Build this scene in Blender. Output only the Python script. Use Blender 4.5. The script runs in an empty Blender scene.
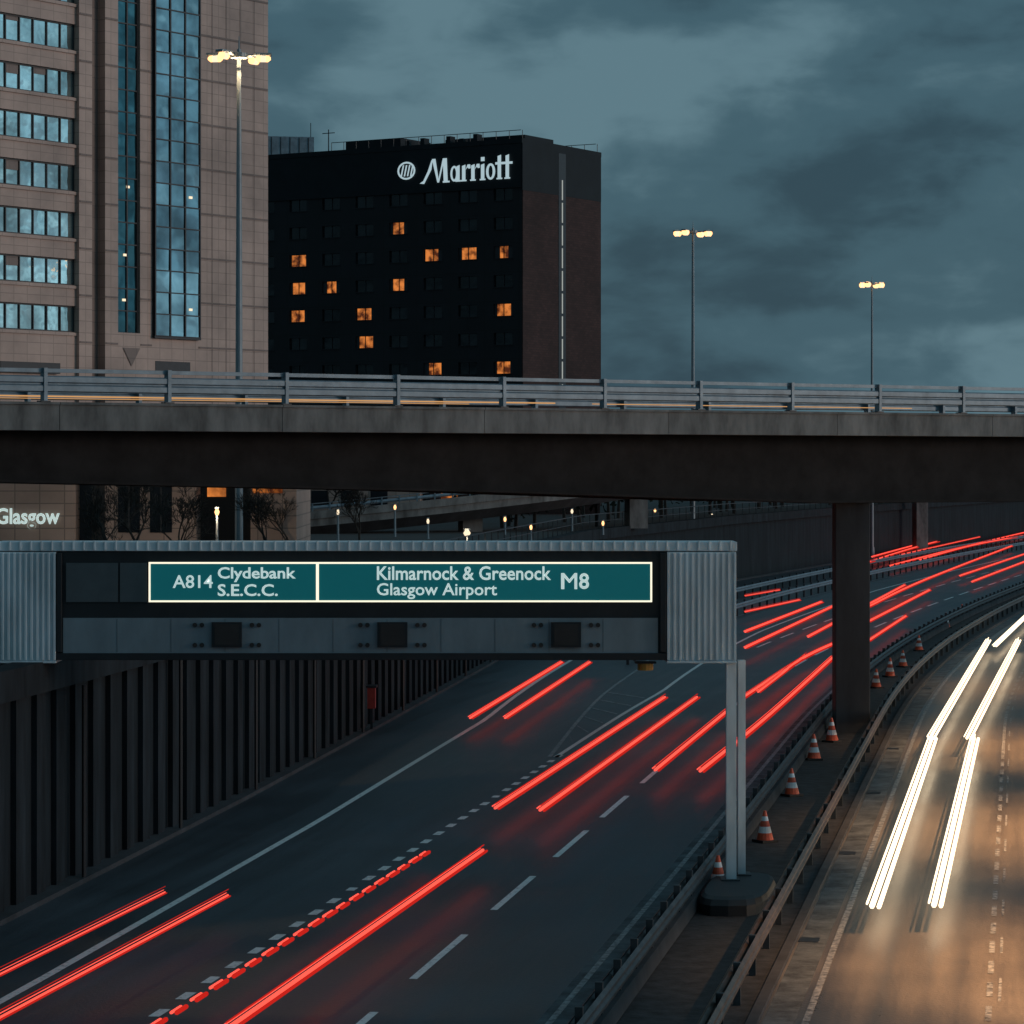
import bpy, math, random
import numpy as np
from mathutils import Vector, Matrix
random.seed(7)
F=2900.0; H=10.5; HV=460.0
def W(u,v,Y): return Vector(((u-512)*Y/F, Y, H-(v-HV)*Y/F))
def G(u,v,z=0.0):
    Y=(H-z)*F/(v-HV); return Vector(((u-512)*Y/F,Y,z))
scene=bpy.context.scene
# ---------------------------------------------------------------- materials
def newmat(name):
    m=bpy.data.materials.new(name); m.use_nodes=True
    nt=m.node_tree; b=nt.nodes['Principled BSDF']; return m,nt,b
def mat(name,col,rough=.6,metal=0.,ns=3.,na=.25,bump=0.,emit=None,es=0.,stretch=(1,1,1),spec=.5):
    m,nt,b=newmat(name); N=nt.nodes; L=nt.links
    tc=N.new('ShaderNodeTexCoord'); mp=N.new('ShaderNodeMapping'); mp.inputs['Scale'].default_value=stretch
    n=N.new('ShaderNodeTexNoise'); n.inputs['Scale'].default_value=ns; n.inputs['Detail'].default_value=4; n.inputs['Roughness'].default_value=.65
    L.new(tc.outputs['Object'],mp.inputs['Vector']); L.new(mp.outputs[0],n.inputs['Vector'])
    r=N.new('ShaderNodeValToRGB'); r.color_ramp.elements[0].position=.3; r.color_ramp.elements[1].position=.7
    r.color_ramp.elements[0].color=[c*(1-na) for c in col]+[1]; r.color_ramp.elements[1].color=[min(1,c*(1+na)) for c in col]+[1]
    L.new(n.outputs[0],r.inputs[0]); L.new(r.outputs[0],b.inputs['Base Color'])
    b.inputs['Roughness'].default_value=rough; b.inputs['Metallic'].default_value=metal
    b.inputs['Specular IOR Level'].default_value=spec
    if bump:
        bp=N.new('ShaderNodeBump'); bp.inputs['Strength'].default_value=bump; bp.inputs['Distance'].default_value=.03
        L.new(n.outputs[0],bp.inputs['Height']); L.new(bp.outputs[0],b.inputs['Normal'])
    if emit:
        b.inputs['Emission Color'].default_value=(*emit,1); b.inputs['Emission Strength'].default_value=es; m.cycles.emission_sampling='NONE'
    return m
def emis(name,col,s,samp=True):
    m=bpy.data.materials.new(name); m.use_nodes=True; nt=m.node_tree; nt.nodes.clear()
    e=nt.nodes.new('ShaderNodeEmission'); e.inputs[0].default_value=(*col,1); e.inputs[1].default_value=s
    o=nt.nodes.new('ShaderNodeOutputMaterial'); nt.links.new(e.outputs[0],o.inputs[0])
    if not samp: m.cycles.emission_sampling='NONE'
    return m
def asphalt(name,c1,c2,r1,r2,tint=(1,1,1),spec=.5):
    m,nt,b=newmat(name); N=nt.nodes; L=nt.links
    tc=N.new('ShaderNodeTexCoord')
    mp=N.new('ShaderNodeMapping'); mp.inputs['Scale'].default_value=(1.3,.04,1); L.new(tc.outputs['UV'],mp.inputs[0])
    n1=N.new('ShaderNodeTexNoise'); n1.inputs['Scale'].default_value=1.; n1.inputs['Detail'].default_value=5; n1.inputs['Roughness'].default_value=.6; L.new(mp.outputs[0],n1.inputs[0])
    n2=N.new('ShaderNodeTexNoise'); n2.inputs['Scale'].default_value=9.; n2.inputs['Detail'].default_value=3; n2.inputs['Roughness'].default_value=.8; L.new(tc.outputs['UV'],n2.inputs[0])
    n3=N.new('ShaderNodeTexNoise'); n3.inputs['Scale'].default_value=.16; n3.inputs['Detail'].default_value=3; L.new(tc.outputs['UV'],n3.inputs[0])
    a=N.new('ShaderNodeMath'); a.operation='MULTIPLY_ADD'; L.new(n1.outputs[0],a.inputs[0]); a.inputs[1].default_value=.55
    a2=N.new('ShaderNodeMath'); a2.operation='MULTIPLY_ADD'; L.new(n2.outputs[0],a2.inputs[0]); a2.inputs[1].default_value=.35
    a3=N.new('ShaderNodeMath'); a3.operation='MULTIPLY'; L.new(n3.outputs[0],a3.inputs[0]); a3.inputs[1].default_value=.5
    L.new(a3.outputs[0],a2.inputs[2]); L.new(a2.outputs[0],a.inputs[2])
    r=N.new('ShaderNodeValToRGB'); r.color_ramp.elements[0].position=.52; r.color_ramp.elements[1].position=.88
    r.color_ramp.elements[0].color=(*[c1*t for t in tint],1); r.color_ramp.elements[1].color=(*[c2*t for t in tint],1)
    L.new(a.outputs[0],r.inputs[0]); L.new(r.outputs[0],b.inputs['Base Color'])
    mr=N.new('ShaderNodeMapRange'); mr.inputs[1].default_value=.5; mr.inputs[2].default_value=.9; mr.inputs[3].default_value=r1; mr.inputs[4].default_value=r2
    L.new(a.outputs[0],mr.inputs[0]); L.new(mr.outputs[0],b.inputs['Roughness']); b.inputs['Specular IOR Level'].default_value=spec
    bp=N.new('ShaderNodeBump'); bp.inputs['Strength'].default_value=.6; bp.inputs['Distance'].default_value=.02
    L.new(n2.outputs[0],bp.inputs['Height']); L.new(bp.outputs[0],b.inputs['Normal'])
    return m
def worn(name,paint,under,thr=.5,scale=6.,soft=.08,rough=.5):
    m,nt,b=newmat(name); N=nt.nodes; L=nt.links
    tc=N.new('ShaderNodeTexCoord'); n=N.new('ShaderNodeTexNoise'); n.inputs['Scale'].default_value=scale; n.inputs['Detail'].default_value=5; n.inputs['Roughness'].default_value=.75
    L.new(tc.outputs['Object'],n.inputs[0])
    r=N.new('ShaderNodeValToRGB'); r.color_ramp.elements[0].position=thr-soft; r.color_ramp.elements[1].position=thr+soft
    r.color_ramp.elements[0].color=(*under,1); r.color_ramp.elements[1].color=(*paint,1)
    L.new(n.outputs[0],r.inputs[0]); L.new(r.outputs[0],b.inputs['Base Color']); b.inputs['Roughness'].default_value=rough
    return m
def panelled(name,col,mortar,bw,rh,ms=.02,rough=.6,var=.12,off=0.0):
    m,nt,b=newmat(name); N=nt.nodes; L=nt.links
    tc=N.new('ShaderNodeTexCoord'); sp=N.new('ShaderNodeSeparateXYZ'); cb=N.new('ShaderNodeCombineXYZ')
    L.new(tc.outputs['Object'],sp.inputs[0])
    ad=N.new('ShaderNodeMath'); ad.operation='ADD'; L.new(sp.outputs[0],ad.inputs[0]); L.new(sp.outputs[1],ad.inputs[1])
    L.new(ad.outputs[0],cb.inputs[0]); L.new(sp.outputs[2],cb.inputs[1])
    br=N.new('ShaderNodeTexBrick'); br.inputs['Scale'].default_value=1; br.offset=off
    br.inputs['Brick Width'].default_value=bw; br.inputs['Row Height'].default_value=rh; br.inputs['Mortar Size'].default_value=ms; br.inputs['Mortar Smooth'].default_value=.1
    br.inputs['Color1'].default_value=(*[c*(1-var) for c in col],1); br.inputs['Color2'].default_value=(*[c*(1+var) for c in col],1); br.inputs['Mortar'].default_value=(*mortar,1)
    L.new(cb.outputs[0],br.inputs[0])
    n=N.new('ShaderNodeTexNoise'); n.inputs['Scale'].default_value=.13; n.inputs['Detail'].default_value=6; n.inputs['Roughness'].default_value=.65; L.new(tc.outputs['Object'],n.inputs[0])
    mr=N.new('ShaderNodeMapRange'); mr.inputs[1].default_value=.3; mr.inputs[2].default_value=.7; mr.inputs[3].default_value=.6; mr.inputs[4].default_value=1.25; L.new(n.outputs[0],mr.inputs[0])
    mx=N.new('ShaderNodeVectorMath'); mx.operation='SCALE'; L.new(br.outputs[0],mx.inputs[0]); L.new(mr.outputs[0],mx.inputs['Scale'])
    L.new(mx.outputs[0],b.inputs['Base Color']); b.inputs['Roughness'].default_value=rough
    return m
def glassmat(name,col,rough=.06,metal=.85,bs=.35,bsc=.25):
    m,nt,b=newmat(name); N=nt.nodes; L=nt.links
    b.inputs['Roughness'].default_value=rough; b.inputs['Metallic'].default_value=metal
    tc=N.new('ShaderNodeTexCoord'); n=N.new('ShaderNodeTexNoise'); n.inputs['Scale'].default_value=bsc; n.inputs['Detail'].default_value=3
    L.new(tc.outputs['Object'],n.inputs[0]); bp=N.new('ShaderNodeBump'); bp.inputs['Strength'].default_value=bs; bp.inputs['Distance'].default_value=.5
    L.new(n.outputs[0],bp.inputs['Height']); L.new(bp.outputs[0],b.inputs['Normal'])
    n2=N.new('ShaderNodeTexNoise'); n2.inputs['Scale'].default_value=.22; n2.inputs['Detail'].default_value=4; L.new(tc.outputs['Object'],n2.inputs[0])
    r=N.new('ShaderNodeValToRGB'); r.color_ramp.elements[0].position=.36; r.color_ramp.elements[1].position=.62
    r.color_ramp.elements[0].color=(*[c*.6 for c in col],1); r.color_ramp.elements[1].color=(*[min(1,c*1.35) for c in col],1)
    L.new(n2.outputs[0],r.inputs[0]); L.new(r.outputs[0],b.inputs['Base Color'])
    return m

M={}
M['asph']=asphalt('asphalt_dark',.024,.078,.38,.60,(.76,1,1.2),.6)
M['asphR']=asphalt('asphalt_wet_lamplit',.05,.19,.24,.6,(1,.90,.78))  # base colour lightened and warmed to carry lamp glow; low roughness is the wet
M['paint']=worn('worn_road_paint',(.80,.82,.80),(.16,.17,.17),.38,5.,.1)
M['paintfaint']=worn('faint_road_paint',(.36,.38,.39),(.04,.047,.054),.5,5.,.12)
M['salt']=worn('salt_dust',(.16,.19,.205),(.024,.031,.037),.56,.9,.18,.8)
M['gravel']=mat('median_gravel',(.026,.028,.031),.9,ns=2.5,na=.7,bump=.6)
M['earth']=mat('earth_ground',(.03,.034,.034),.95,ns=.05,na=.4)
M['conc']=mat('weathered_concrete',(.145,.148,.145),.8,ns=1.1,na=.55,bump=.25,stretch=(1,1,.35))
M['concd']=mat('stained_concrete',(.038,.041,.046),.85,ns=.7,na=.5,bump=.3,stretch=(1,1,.25))
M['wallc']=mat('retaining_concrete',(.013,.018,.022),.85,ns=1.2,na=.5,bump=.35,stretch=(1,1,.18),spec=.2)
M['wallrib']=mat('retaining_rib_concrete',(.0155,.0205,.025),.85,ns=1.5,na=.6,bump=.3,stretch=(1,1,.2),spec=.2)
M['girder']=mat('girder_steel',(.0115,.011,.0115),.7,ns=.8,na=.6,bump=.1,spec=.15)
M['galv']=mat('galvanised_steel',(.19,.245,.285),.5,.4,ns=1.5,na=.25)
M['galvd']=mat('dull_steel_rail',(.065,.07,.075),.5,.5,ns=2,na=.4)
M['railwarm']=mat('lamplit_rail',(.14,.10,.08),.4,.6,ns=2,na=.4)  # brown is warm lamp light put into the rail colour
M['mast']=mat('mast_steel',(.22,.27,.30),.5,.3,ns=1,na=.15)
M['clad']=mat('gantry_cladding',(.60,.69,.73),.45,.0,ns=1.4,na=.22,stretch=(1,1,.3))
M['dark']=mat('dark_paint',(.010,.013,.016),.5,ns=2,na=.3)
M['panel']=mat('grey_panel',(.17,.225,.255),.45,ns=1.2,na=.2,stretch=(1,1,.4))
M['panel2']=mat('slate_panel',(.07,.09,.10),.4,ns=1.5,na=.15)
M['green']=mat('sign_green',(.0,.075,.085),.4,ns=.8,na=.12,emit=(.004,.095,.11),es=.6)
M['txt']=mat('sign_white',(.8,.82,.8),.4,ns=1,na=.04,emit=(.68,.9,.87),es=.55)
M['border']=emis('sign_edge_light',(1,.93,.72),1.15,False)
M['red']=emis('tail_light_red',(1,.095,.065),1.45)
M['reds']=emis('tail_light_red_soft',(1,.03,.02),.55,False)
M['white']=emis('headlight_white',(1,.78,.52),2.6)
M['orange']=emis('deck_amber',(1,.52,.2),.6,False)
M['lamp']=emis('lamp_glow',(1,.50,.21),2.4,False)
M['lampw']=emis('lamp_glow_soft',(1,.80,.55),1.2,False)
M['slit']=emis('stair_window_light',(.8,.85,.8),.45,False)
M['stone']=panelled('granite_panels',(.46,.315,.26),(.29,.20,.165),1.45,.94,.03,.45,.05)
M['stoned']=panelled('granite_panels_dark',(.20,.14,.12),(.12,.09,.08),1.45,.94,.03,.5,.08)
M['brick']=panelled('dark_brown_brick',(.055,.026,.023),(.03,.019,.018),.6,.25,.02,.9,.2,.5)
M['hotel']=panelled('dark_hotel_cladding',(.009,.010,.014),(.006,.006,.007),2.1,3.0,.05,.7,.15)
M['hoteltop']=mat('dark_fascia',(.009,.013,.017),.7,ns=.5,na=.25,spec=.3)
M['glassB']=glassmat('band_window_glass',(.62,.72,.70),.06,.85,.25,.25)
M['glassT']=glassmat('curtain_wall_glass',(.28,.37,.40),.05,.9,.6,.10)
M['glassS']=glassmat('stair_glass',(.05,.13,.15),.08,.8,.9,.12)
M['glassD']=glassmat('hotel_window_glass',(.014,.017,.022),.2,.3)
M['frame']=mat('window_frame_dark',(.02,.024,.03),.5)
M['podium']=panelled('podium_stone',(.34,.25,.21),(.18,.14,.12),1.2,.6,.03,.6,.1)
M['bark']=mat('bark',(.03,.026,.022),.9,ns=5,na=.4)
M['leaf']=mat('dark_foliage',(.02,.028,.02),.8,ns=1.2,na=.5,spec=.1)
M['cone']=mat('cone_orange',(.70,.10,.04),.5,ns=3,na=.15)
M['conew']=mat('cone_reflective_band',(.8,.8,.8),.4,ns=3,na=.08)
M['rubber']=mat('black_rubber',(.02,.02,.02),.7)
def litwin():
    m,nt,b=newmat('lit_window'); N=nt.nodes; L=nt.links
    tc=N.new('ShaderNodeTexCoord'); n=N.new('ShaderNodeTexNoise'); n.inputs['Scale'].default_value=1.3; n.inputs['Detail'].default_value=3
    L.new(tc.outputs['Object'],n.inputs[0]); r=N.new('ShaderNodeValToRGB')
    r.color_ramp.elements[0].position=.36; r.color_ramp.elements[0].color=(.10,.02,.004,1); r.color_ramp.elements[1].position=.62; r.color_ramp.elements[1].color=(1,.30,.06,1)
    L.new(n.outputs[0],r.inputs[0]); L.new(r.outputs[0],b.inputs['Emission Color']); b.inputs['Emission Strength'].default_value=.7
    b.inputs['Base Color'].default_value=(.03,.02,.01,1); b.inputs['Roughness'].default_value=.2; m.cycles.emission_sampling='NONE'; return m
M['lit']=litwin()

# ---------------------------------------------------------------- mesh builder
class MB:
    def __init__(s): s.v=[];s.f=[];s.m=[];s.mats=[]
    def mi(s,k):
        k=M[k] if isinstance(k,str) else k
        if k not in s.mats: s.mats.append(k)
        return s.mats.index(k)
    def poly(s,pts,k):
        i=len(s.v); s.v+= [tuple(p) for p in pts]; s.f.append(list(range(i,i+len(pts)))); s.m.append(s.mi(k))
    def box(s,x0,x1,y0,y1,z0,z1,k,rot=0,c=None):
        P=[(x,y,z) for x in(x0,x1) for y in(y0,y1) for z in(z0,z1)]
        if c is not None:
            ca,sa=math.cos(rot),math.sin(rot); P=[(c[0]+x*ca-y*sa,c[1]+x*sa+y*ca,c[2]+z) for x,y,z in P]
        i=len(s.v); s.v+=P
        for q in((0,1,3,2),(4,6,7,5),(0,4,5,1),(2,3,7,6),(0,2,6,4),(1,5,7,3)): s.f.append([i+a for a in q]); s.m.append(s.mi(k))
    def tube(s,path,r,k,n=8,cap=True):
        path=[Vector(p) for p in path]; rs=r if isinstance(r,(list,tuple)) else [r]*len(path); i0=len(s.v); mi=s.mi(k)
        for j,p in enumerate(path):
            d=(path[min(j+1,len(path)-1)]-path[max(j-1,0)]).normalized()
            a=Vector((0,0,1)) if abs(d.z)<.9 else Vector((1,0,0))
            e=d.cross(a).normalized(); g=e.cross(d)
            for q in range(n):
                t=2*math.pi*q/n; s.v.append(tuple(p+rs[j]*(math.cos(t)*e+math.sin(t)*g)))
        for j in range(len(path)-1):
            for q in range(n):
                a=i0+j*n+q; b=i0+j*n+(q+1)%n; s.f.append([a,b,b+n,a+n]); s.m.append(mi)
        if cap:
            s.f.append([i0+q for q in range(n)][::-1]); s.m.append(mi)
            s.f.append([i0+(len(path)-1)*n+q for q in range(n)]); s.m.append(mi)
    def sweep(s,path,prof,k,closed=False):
        i0=len(s.v); n=len(prof); ks=k if isinstance(k,list) else [k]*n
        for j,p in enumerate(path):
            d=(path[min(j+1,len(path)-1)]-path[max(j-1,0)]); d.z=0; d.normalize(); r=Vector((d.y,-d.x,0))
            for a,z in prof: s.v.append(tuple(p+r*a+Vector((0,0,z))))
        for j in range(len(path)-1):
            for q in range(n if closed else n-1):
                a=i0+j*n+q; b=i0+j*n+(q+1)%n; s.f.append([a,b,b+n,a+n]); s.m.append(s.mi(ks[q]))
        if closed:
            s.f.append([i0+q for q in range(n)]); s.m.append(s.mi(ks[0])); s.f.append([i0+(len(path)-1)*n+q for q in range(n)]); s.m.append(s.mi(ks[0]))
    def obj(s,name,parent=None,loc=(0,0,0),rot=0,smooth=False,bevel=0):
        me=bpy.data.meshes.new(name); me.from_pydata(s.v,[],s.f)
        for k in s.mats: me.materials.append(k)
        me.polygons.foreach_set('material_index',s.m)
        if smooth: me.polygons.foreach_set('use_smooth',[True]*len(s.f))
        me.update(); o=bpy.data.objects.new(name,me); scene.collection.objects.link(o)
        if parent: o.parent=parent
        else: o.location=loc; o.rotation_euler=(0,0,rot)
        if bevel:
            b=o.modifiers.new('bevel','BEVEL'); b.width=bevel; b.segments=2; b.limit_method='ANGLE'
        return o
def empty(name,loc=(0,0,0),rot=0):
    e=bpy.data.objects.new(name,None); e.location=loc; e.rotation_euler=(0,0,rot); e.empty_display_size=.5; scene.collection.objects.link(e); return e

# ---------------------------------------------------------------- alignment of the motorway
YS=np.arange(20,1400,1.5)
SL=np.interp(YS,[0,112,165,206,270,350,450,600,1500],[.175,.175,.247,.28,.31,.36,.42,.5,.5])
XS=np.concatenate([[0],np.cumsum((SL[1:]+SL[:-1])/2*1.5)]); XS+=1.45-np.interp(54,YS,XS)
def Pt(Y,d,z=0):
    x=np.interp(Y,YS,XS); m=np.interp(Y,YS,SL); q=math.sqrt(1+m*m); return Vector((x+d/q,Y-d*m/q,z))
def line(d,Y0,Y1,z=0,step=3.):
    n=max(2,int((Y1-Y0)/step)+1); out=[]
    for Y in np.linspace(Y0,Y1,n): out.append(Pt(Y,d(Y) if callable(d) else d,z))
    return out
def lerp(xs,ys): return lambda Y: float(np.interp(Y,xs,ys))
wallX=lerp([0,45,66.9,89.6,117,152,200,250,300,400,600,1400],[-21,-14.9,-11.8,-8.7,-5.3,-1.15,5.2,18.5,34.5,70,157,560])
def ribbon(name,dl,dr,Y0,Y1,z,m,step=3.):
    L=line(dl,Y0,Y1,z,step); R=line(dr,Y0,Y1,z,step); v=[];uv=[];f=[];s=0
    for j,(a,b) in enumerate(zip(L,R)):
        if j: s+=((a+b)/2-pa).length
        pa=(a+b)/2; v+=[tuple(a),tuple(b)]; w=(b-a).length; uv+=[(0,s),(w,s)]
    for j in range(len(L)-1): f.append([2*j,2*j+1,2*j+3,2*j+2])
    me=bpy.data.meshes.new(name); me.from_pydata(v,[],f); me.materials.append(M[m]); ul=me.uv_layers.new(name='UVMap')
    for lp in me.loops: ul.data[lp.index].uv=uv[lp.vertex_index]
    o=bpy.data.objects.new(name,me); scene.collection.objects.link(o); return o

g=MB(); g.poly([(-4000,-300,-.03),(4000,-300,-.03),(4000,6000,-.03),(-4000,6000,-.03)],'earth'); g.obj('ground')
def leftroad():
    v=[];uv=[];f=[]
    ys=np.arange(22,900,2.5)
    for j,Y in enumerate(ys):
        a=Vector((wallX(Y)+.5,Y,0)); b=Pt(Y,-.1); v+=[tuple(a),tuple(b)]; w=(b-a).length; uv+=[(-w,Y*1.03),(0,Y*1.03)]
    for j in range(len(ys)-1): f.append([2*j,2*j+1,2*j+3,2*j+2])
    me=bpy.data.meshes.new('road'); me.from_pydata(v,[],f); me.materials.append(M['asph']); ul=me.uv_layers.new(name='UVMap')
    for lp in me.loops: ul.data[lp.index].uv=uv[lp.vertex_index]
    o=bpy.data.objects.new('motorway_road',me); scene.collection.objects.link(o)
leftroad()
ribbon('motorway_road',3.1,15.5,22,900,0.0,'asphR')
md=MB(); md.sweep(line(0,22,900),[(-.1,-.03),(-.1,.12),(.12,.12),(.12,.06),(2.9,.06),(2.9,.12),(3.1,.12),(3.1,-.03)],['concd','concd','concd','gravel','concd','concd','concd','concd']); md.obj('median_strip')
vg=MB(); vg.sweep(line(15.5,22,900),[(0,-.03),(0,.12),(.2,.12),(.2,.08),(12,.3)],['conc','conc','conc','earth','earth']); vg.obj('grass_verge')
ribbon('roadside_dust',-1.0,-.15,40,220,.004,'salt')
ribbon('roadside_dust',3.15,3.75,30,300,.004,'salt')

def marks(mb,d,Y0,Y1,w,mark=None,gap=None,k='paint',z=.009):
    p=line(d,Y0,Y1,z,.25 if mark and mark<2 else .5 if mark else 3.)
    if not mark: mb.sweep(p,[(-w/2,0),(w/2,0)],k); return
    s=0; seg=[]
    for j in range(1,len(p)):
        s+=(p[j]-p[j-1]).length
        if (s%(mark+gap))<mark: seg.append(p[j])
        else:
            if len(seg)>1: mb.sweep(seg,[(-w/2,0),(w/2,0)],k)
            seg=[]
mk=MB()
marks(mk,-4.2,48.9,600,.17,6,3)
marks(mk,-8.2,30,102,.22,1,.8,'paint')
marks(mk,lerp([100,180,260,900],[-8.2,-8.2,-7.9,-7.9]),160,600,.15,6,3)
edge=lerp([30,56.4,82.3,98.2,115,150,200,900],[-11.3,-11.6,-12.2,-12.8,-13.4,-16.3,-22.5,-24]); marks(mk,edge,30,600,.2,None,None,'paint')
marks(mk,lerp([100,130,175,230,900],[-8.25,-8.3,-10.4,-11.6,-11.6]),101,600,.18)
marks(mk,lerp([100,127,143,175,900],[-8.4,-10.6,-11.6,-14.8,-16.8]),101,600,.15,None,None,'paintfaint')
for Y in (106,110,114,118,122,126):
    a=Pt(Y,lerp([100,130],[-8.3,-8.4])(Y)-.1,.012); b=Pt(Y+2.6,lerp([100,127,143],[-8.4,-10.6,-11.6])(Y+2.6)+.15,.012)
    d=Vector((0,.5,0)); mk.poly([a,a+d,b+d,b],'paintfaint')
marks(mk,-.75,30,600,.13,None,None,'paintfaint',.012)
marks(mk,3.95,30,600,.14,None,None,'paintfaint',.012)
marks(mk,7.3,30,600,.12,2.2,.35,'paintfaint')
marks(mk,7.5,30,600,.06,3.0,2.5,'paintfaint')
marks(mk,11.0,30,600,.16,6,3,'paint')
mk.obj('road_markings')
dr=MB()
for Y in range(50,140,14):
    p=Pt(Y,3.35,.008); dr.box(-.3,.3,-.22,.22,0,.006,'dark',math.atan2(1,.18),p)
dr.obj('drain_covers')

# ---------------------------------------------------------------- retaining wall + upper terrain
ZT=5.7
path=[Vector((wallX(Y),Y,0)) for Y in np.arange(20,1000,1.6)]
rw=MB()
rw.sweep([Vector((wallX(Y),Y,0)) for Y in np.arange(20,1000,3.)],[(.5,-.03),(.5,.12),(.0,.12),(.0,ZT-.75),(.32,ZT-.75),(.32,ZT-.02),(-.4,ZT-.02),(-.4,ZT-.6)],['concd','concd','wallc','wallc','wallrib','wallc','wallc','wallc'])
for j,p in enumerate(path):
    if p.y>175: break
    a=math.atan2(path[j+1].y-p.y,path[j+1].x-p.x)
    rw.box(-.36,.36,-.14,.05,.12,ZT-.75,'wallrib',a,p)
    if j%6==3: rw.tube([p+Vector((.34,-.6,.12)),p+Vector((.34,-.6,ZT-.8))],.06,'dark',6)
rw.obj('retaining_wall')
ut=MB(); ys2=list(np.arange(20,1400,6.))
for a,b in zip(ys2[:-1],ys2[1:]):
    ut.poly([(-3000,a,ZT-.1),(wallX(a)-.3,a,ZT-.1),(wallX(b)-.3,b,ZT-.1),(-3000,b,ZT-.1)],'earth')
ut.obj('terrain')
def redbox():
    m=MB(); Y=112
    x=wallX(Y)+.35; z0=H-(708-HV)*Y/F
    m.box(x,x+.30,Y-.3,Y+.3,z0,z0+.8,mat('red_box_paint',(.30,.03,.02),.5)); m.box(x-.05,x+.36,Y-.36,Y+.36,z0+.8,z0+.88,'dark'); m.box(x+.1,x+.2,Y-.08,Y+.08,.12,z0,'dark')
    m.obj('emergency_phone_box')
redbox()

# ---------------------------------------------------------------- guardrails
WB=[(0,.45),(.07,.50),(.07,.56),(.0,.62),(.07,.68),(.07,.74),(0,.80)]
def rail(name,d,Y0,Y1,k,both=True,ph=.82,sp=3.2,zz=.06):
    m=MB(); p=line(d,Y0,Y1,zz,4.)
    m.sweep(p,[(a+.07,z) for a,z in WB],k)
    if both: m.sweep(p,[(-a-.07,z) for a,z in WB],k)
    n=int((Y1-Y0)/sp)
    for i in range(n):
        Y=Y0+i*sp; q=Pt(Y,d(Y) if callable(d) else d,zz); a=math.atan(1/np.interp(Y,YS,SL))
        m.box(-.06,.06,-.07,.07,-.06,ph,'galvd',a,q)
    return m.obj(name)
rail('guardrail',.35,24,420,'galvd',True,.95,2.4)
rail('guardrail',2.55,24,420,'railwarm')
rail('guardrail',lerp([140,175,210,900],[-12.3,-14.6,-15.2,-14.6]),146,520,'galv',True,.95,3.)
rail('guardrail',lerp([140,200,900],[-17,-19.5,-22.5]),205,520,'galv',False,.95,3.)
rail('guardrail',16.2,24,420,'galvd')
cb=MB(); cb.sweep(line(.35,24,420),[(-.2,.1),(-.15,.42),(.15,.42),(.2,.1)],'concd'); cb.obj('concrete_barrier')

# ---------------------------------------------------------------- cones
def cone(p,h=.95):
    m=MB()
    m.box(-.3*h,.3*h,-.3*h,.3*h,0,.07,'rubber')
    zs=[.07,.3,.3,.5,.5,.68,.68,.82,.82,1.0]; ks=['cone','cone','conew','conew','cone','cone','conew','conew','cone']
    for a in range(len(zs)-1):
        if zs[a]==zs[a+1]: continue
        r0=.25*(1-zs[a])*h+.035; r1=.25*(1-zs[a+1])*h+.035
        m.tube([(0,0,zs[a]*h),(0,0,zs[a+1]*h)],[r0,r1],ks[a],14)
    o=m.obj('traffic_cone',loc=p,rot=random.random()); o.rotation_euler[0]=random.uniform(-.03,.03)
for u,v in ((718,892),(765,842),(792,796),(814,760),(832,742),(876,688),(890,677),(903,667),(919,651),(946,628),(962,618)):
    p=G(u,v,.06); cone(p,random.uniform(.85,.97))

# ---------------------------------------------------------------- overpass
OX,OY=-15.7,89.0; ang=math.atan2(25,35.8); L0=-70; L1=130
op=empty('road_overpass',(OX,OY,0),ang)
m=MB()
def zb(t): return float(np.interp(t,[-70,0,19,34,60,80,130],[9.9,9.8,9.36,8.86,8.8,9.4,9.4]))
ts=list(np.arange(L0,L1+.1,8.0)); wd=10.5
def q(a,b,y0,z0f,y1,z1f,k): m.poly([(a,y0,z0f(a)),(b,y0,z0f(b)),(b,y1,z1f(b)),(a,y1,z1f(a))],k)
C=lambda z:(lambda t:z)
tg=[-70,0,19,34,60,80,130]
for a,b in zip(tg[:-1],tg[1:]):
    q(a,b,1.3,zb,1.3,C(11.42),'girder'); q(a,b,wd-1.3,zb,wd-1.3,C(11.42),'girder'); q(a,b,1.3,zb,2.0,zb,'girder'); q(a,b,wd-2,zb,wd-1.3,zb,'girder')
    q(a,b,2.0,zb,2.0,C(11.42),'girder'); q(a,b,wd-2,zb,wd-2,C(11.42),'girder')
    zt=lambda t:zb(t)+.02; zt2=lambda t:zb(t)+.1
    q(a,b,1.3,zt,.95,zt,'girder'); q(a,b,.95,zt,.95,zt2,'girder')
for a,b in zip(ts[:-1],ts[1:]):
    m.box(a+.010,b-.010,0,wd,11.42,12.22,'conc')
    m.box(a+.010,b-.010,-.06,.35,12.221,12.30,'conc')
m.box(L0,L1,.5,wd-.5,12.23,12.25,'asph')
m.obj('deck',op)
pr=MB()
def s_of_u(X0,Y0,dx,dy,u):
    k=(u-512)/F; return (k*Y0-X0)/(dx-k*dy)
ca,sa=math.cos(ang),math.sin(ang)
t0=s_of_u(OX,OY,ca,sa,45); t9=s_of_u(OX,OY,ca,sa,963); sp=(t9-t0)/9
for yy,sg in ((.12,1),(wd-.12,-1)):
    pr.box(L0,L1,yy-.06,yy+.06,13.22,13.34,'galv')
    W2=[(0,12.60),(.06,12.64),(.06,12.80),(0,12.85),(0,12.88),(.06,12.92),(.06,13.08),(0,13.12)]
    pr.sweep([Vector((L0,yy-sg*.1,0)),Vector((L1,yy-sg*.1,0))],W2,'galv')
    for i in range(-14,30):
        t=t0+i*sp
        if L0<t<L1:
            pr.box(t-.06,t+.06,yy-.19,yy+.08,12.30,13.36,'galv'); pr.box(t-.16,t+.16,yy-.2,yy+.12,12.301,12.34,'galvd')
pr.obj('railing',op)
pi=MB()
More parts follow.
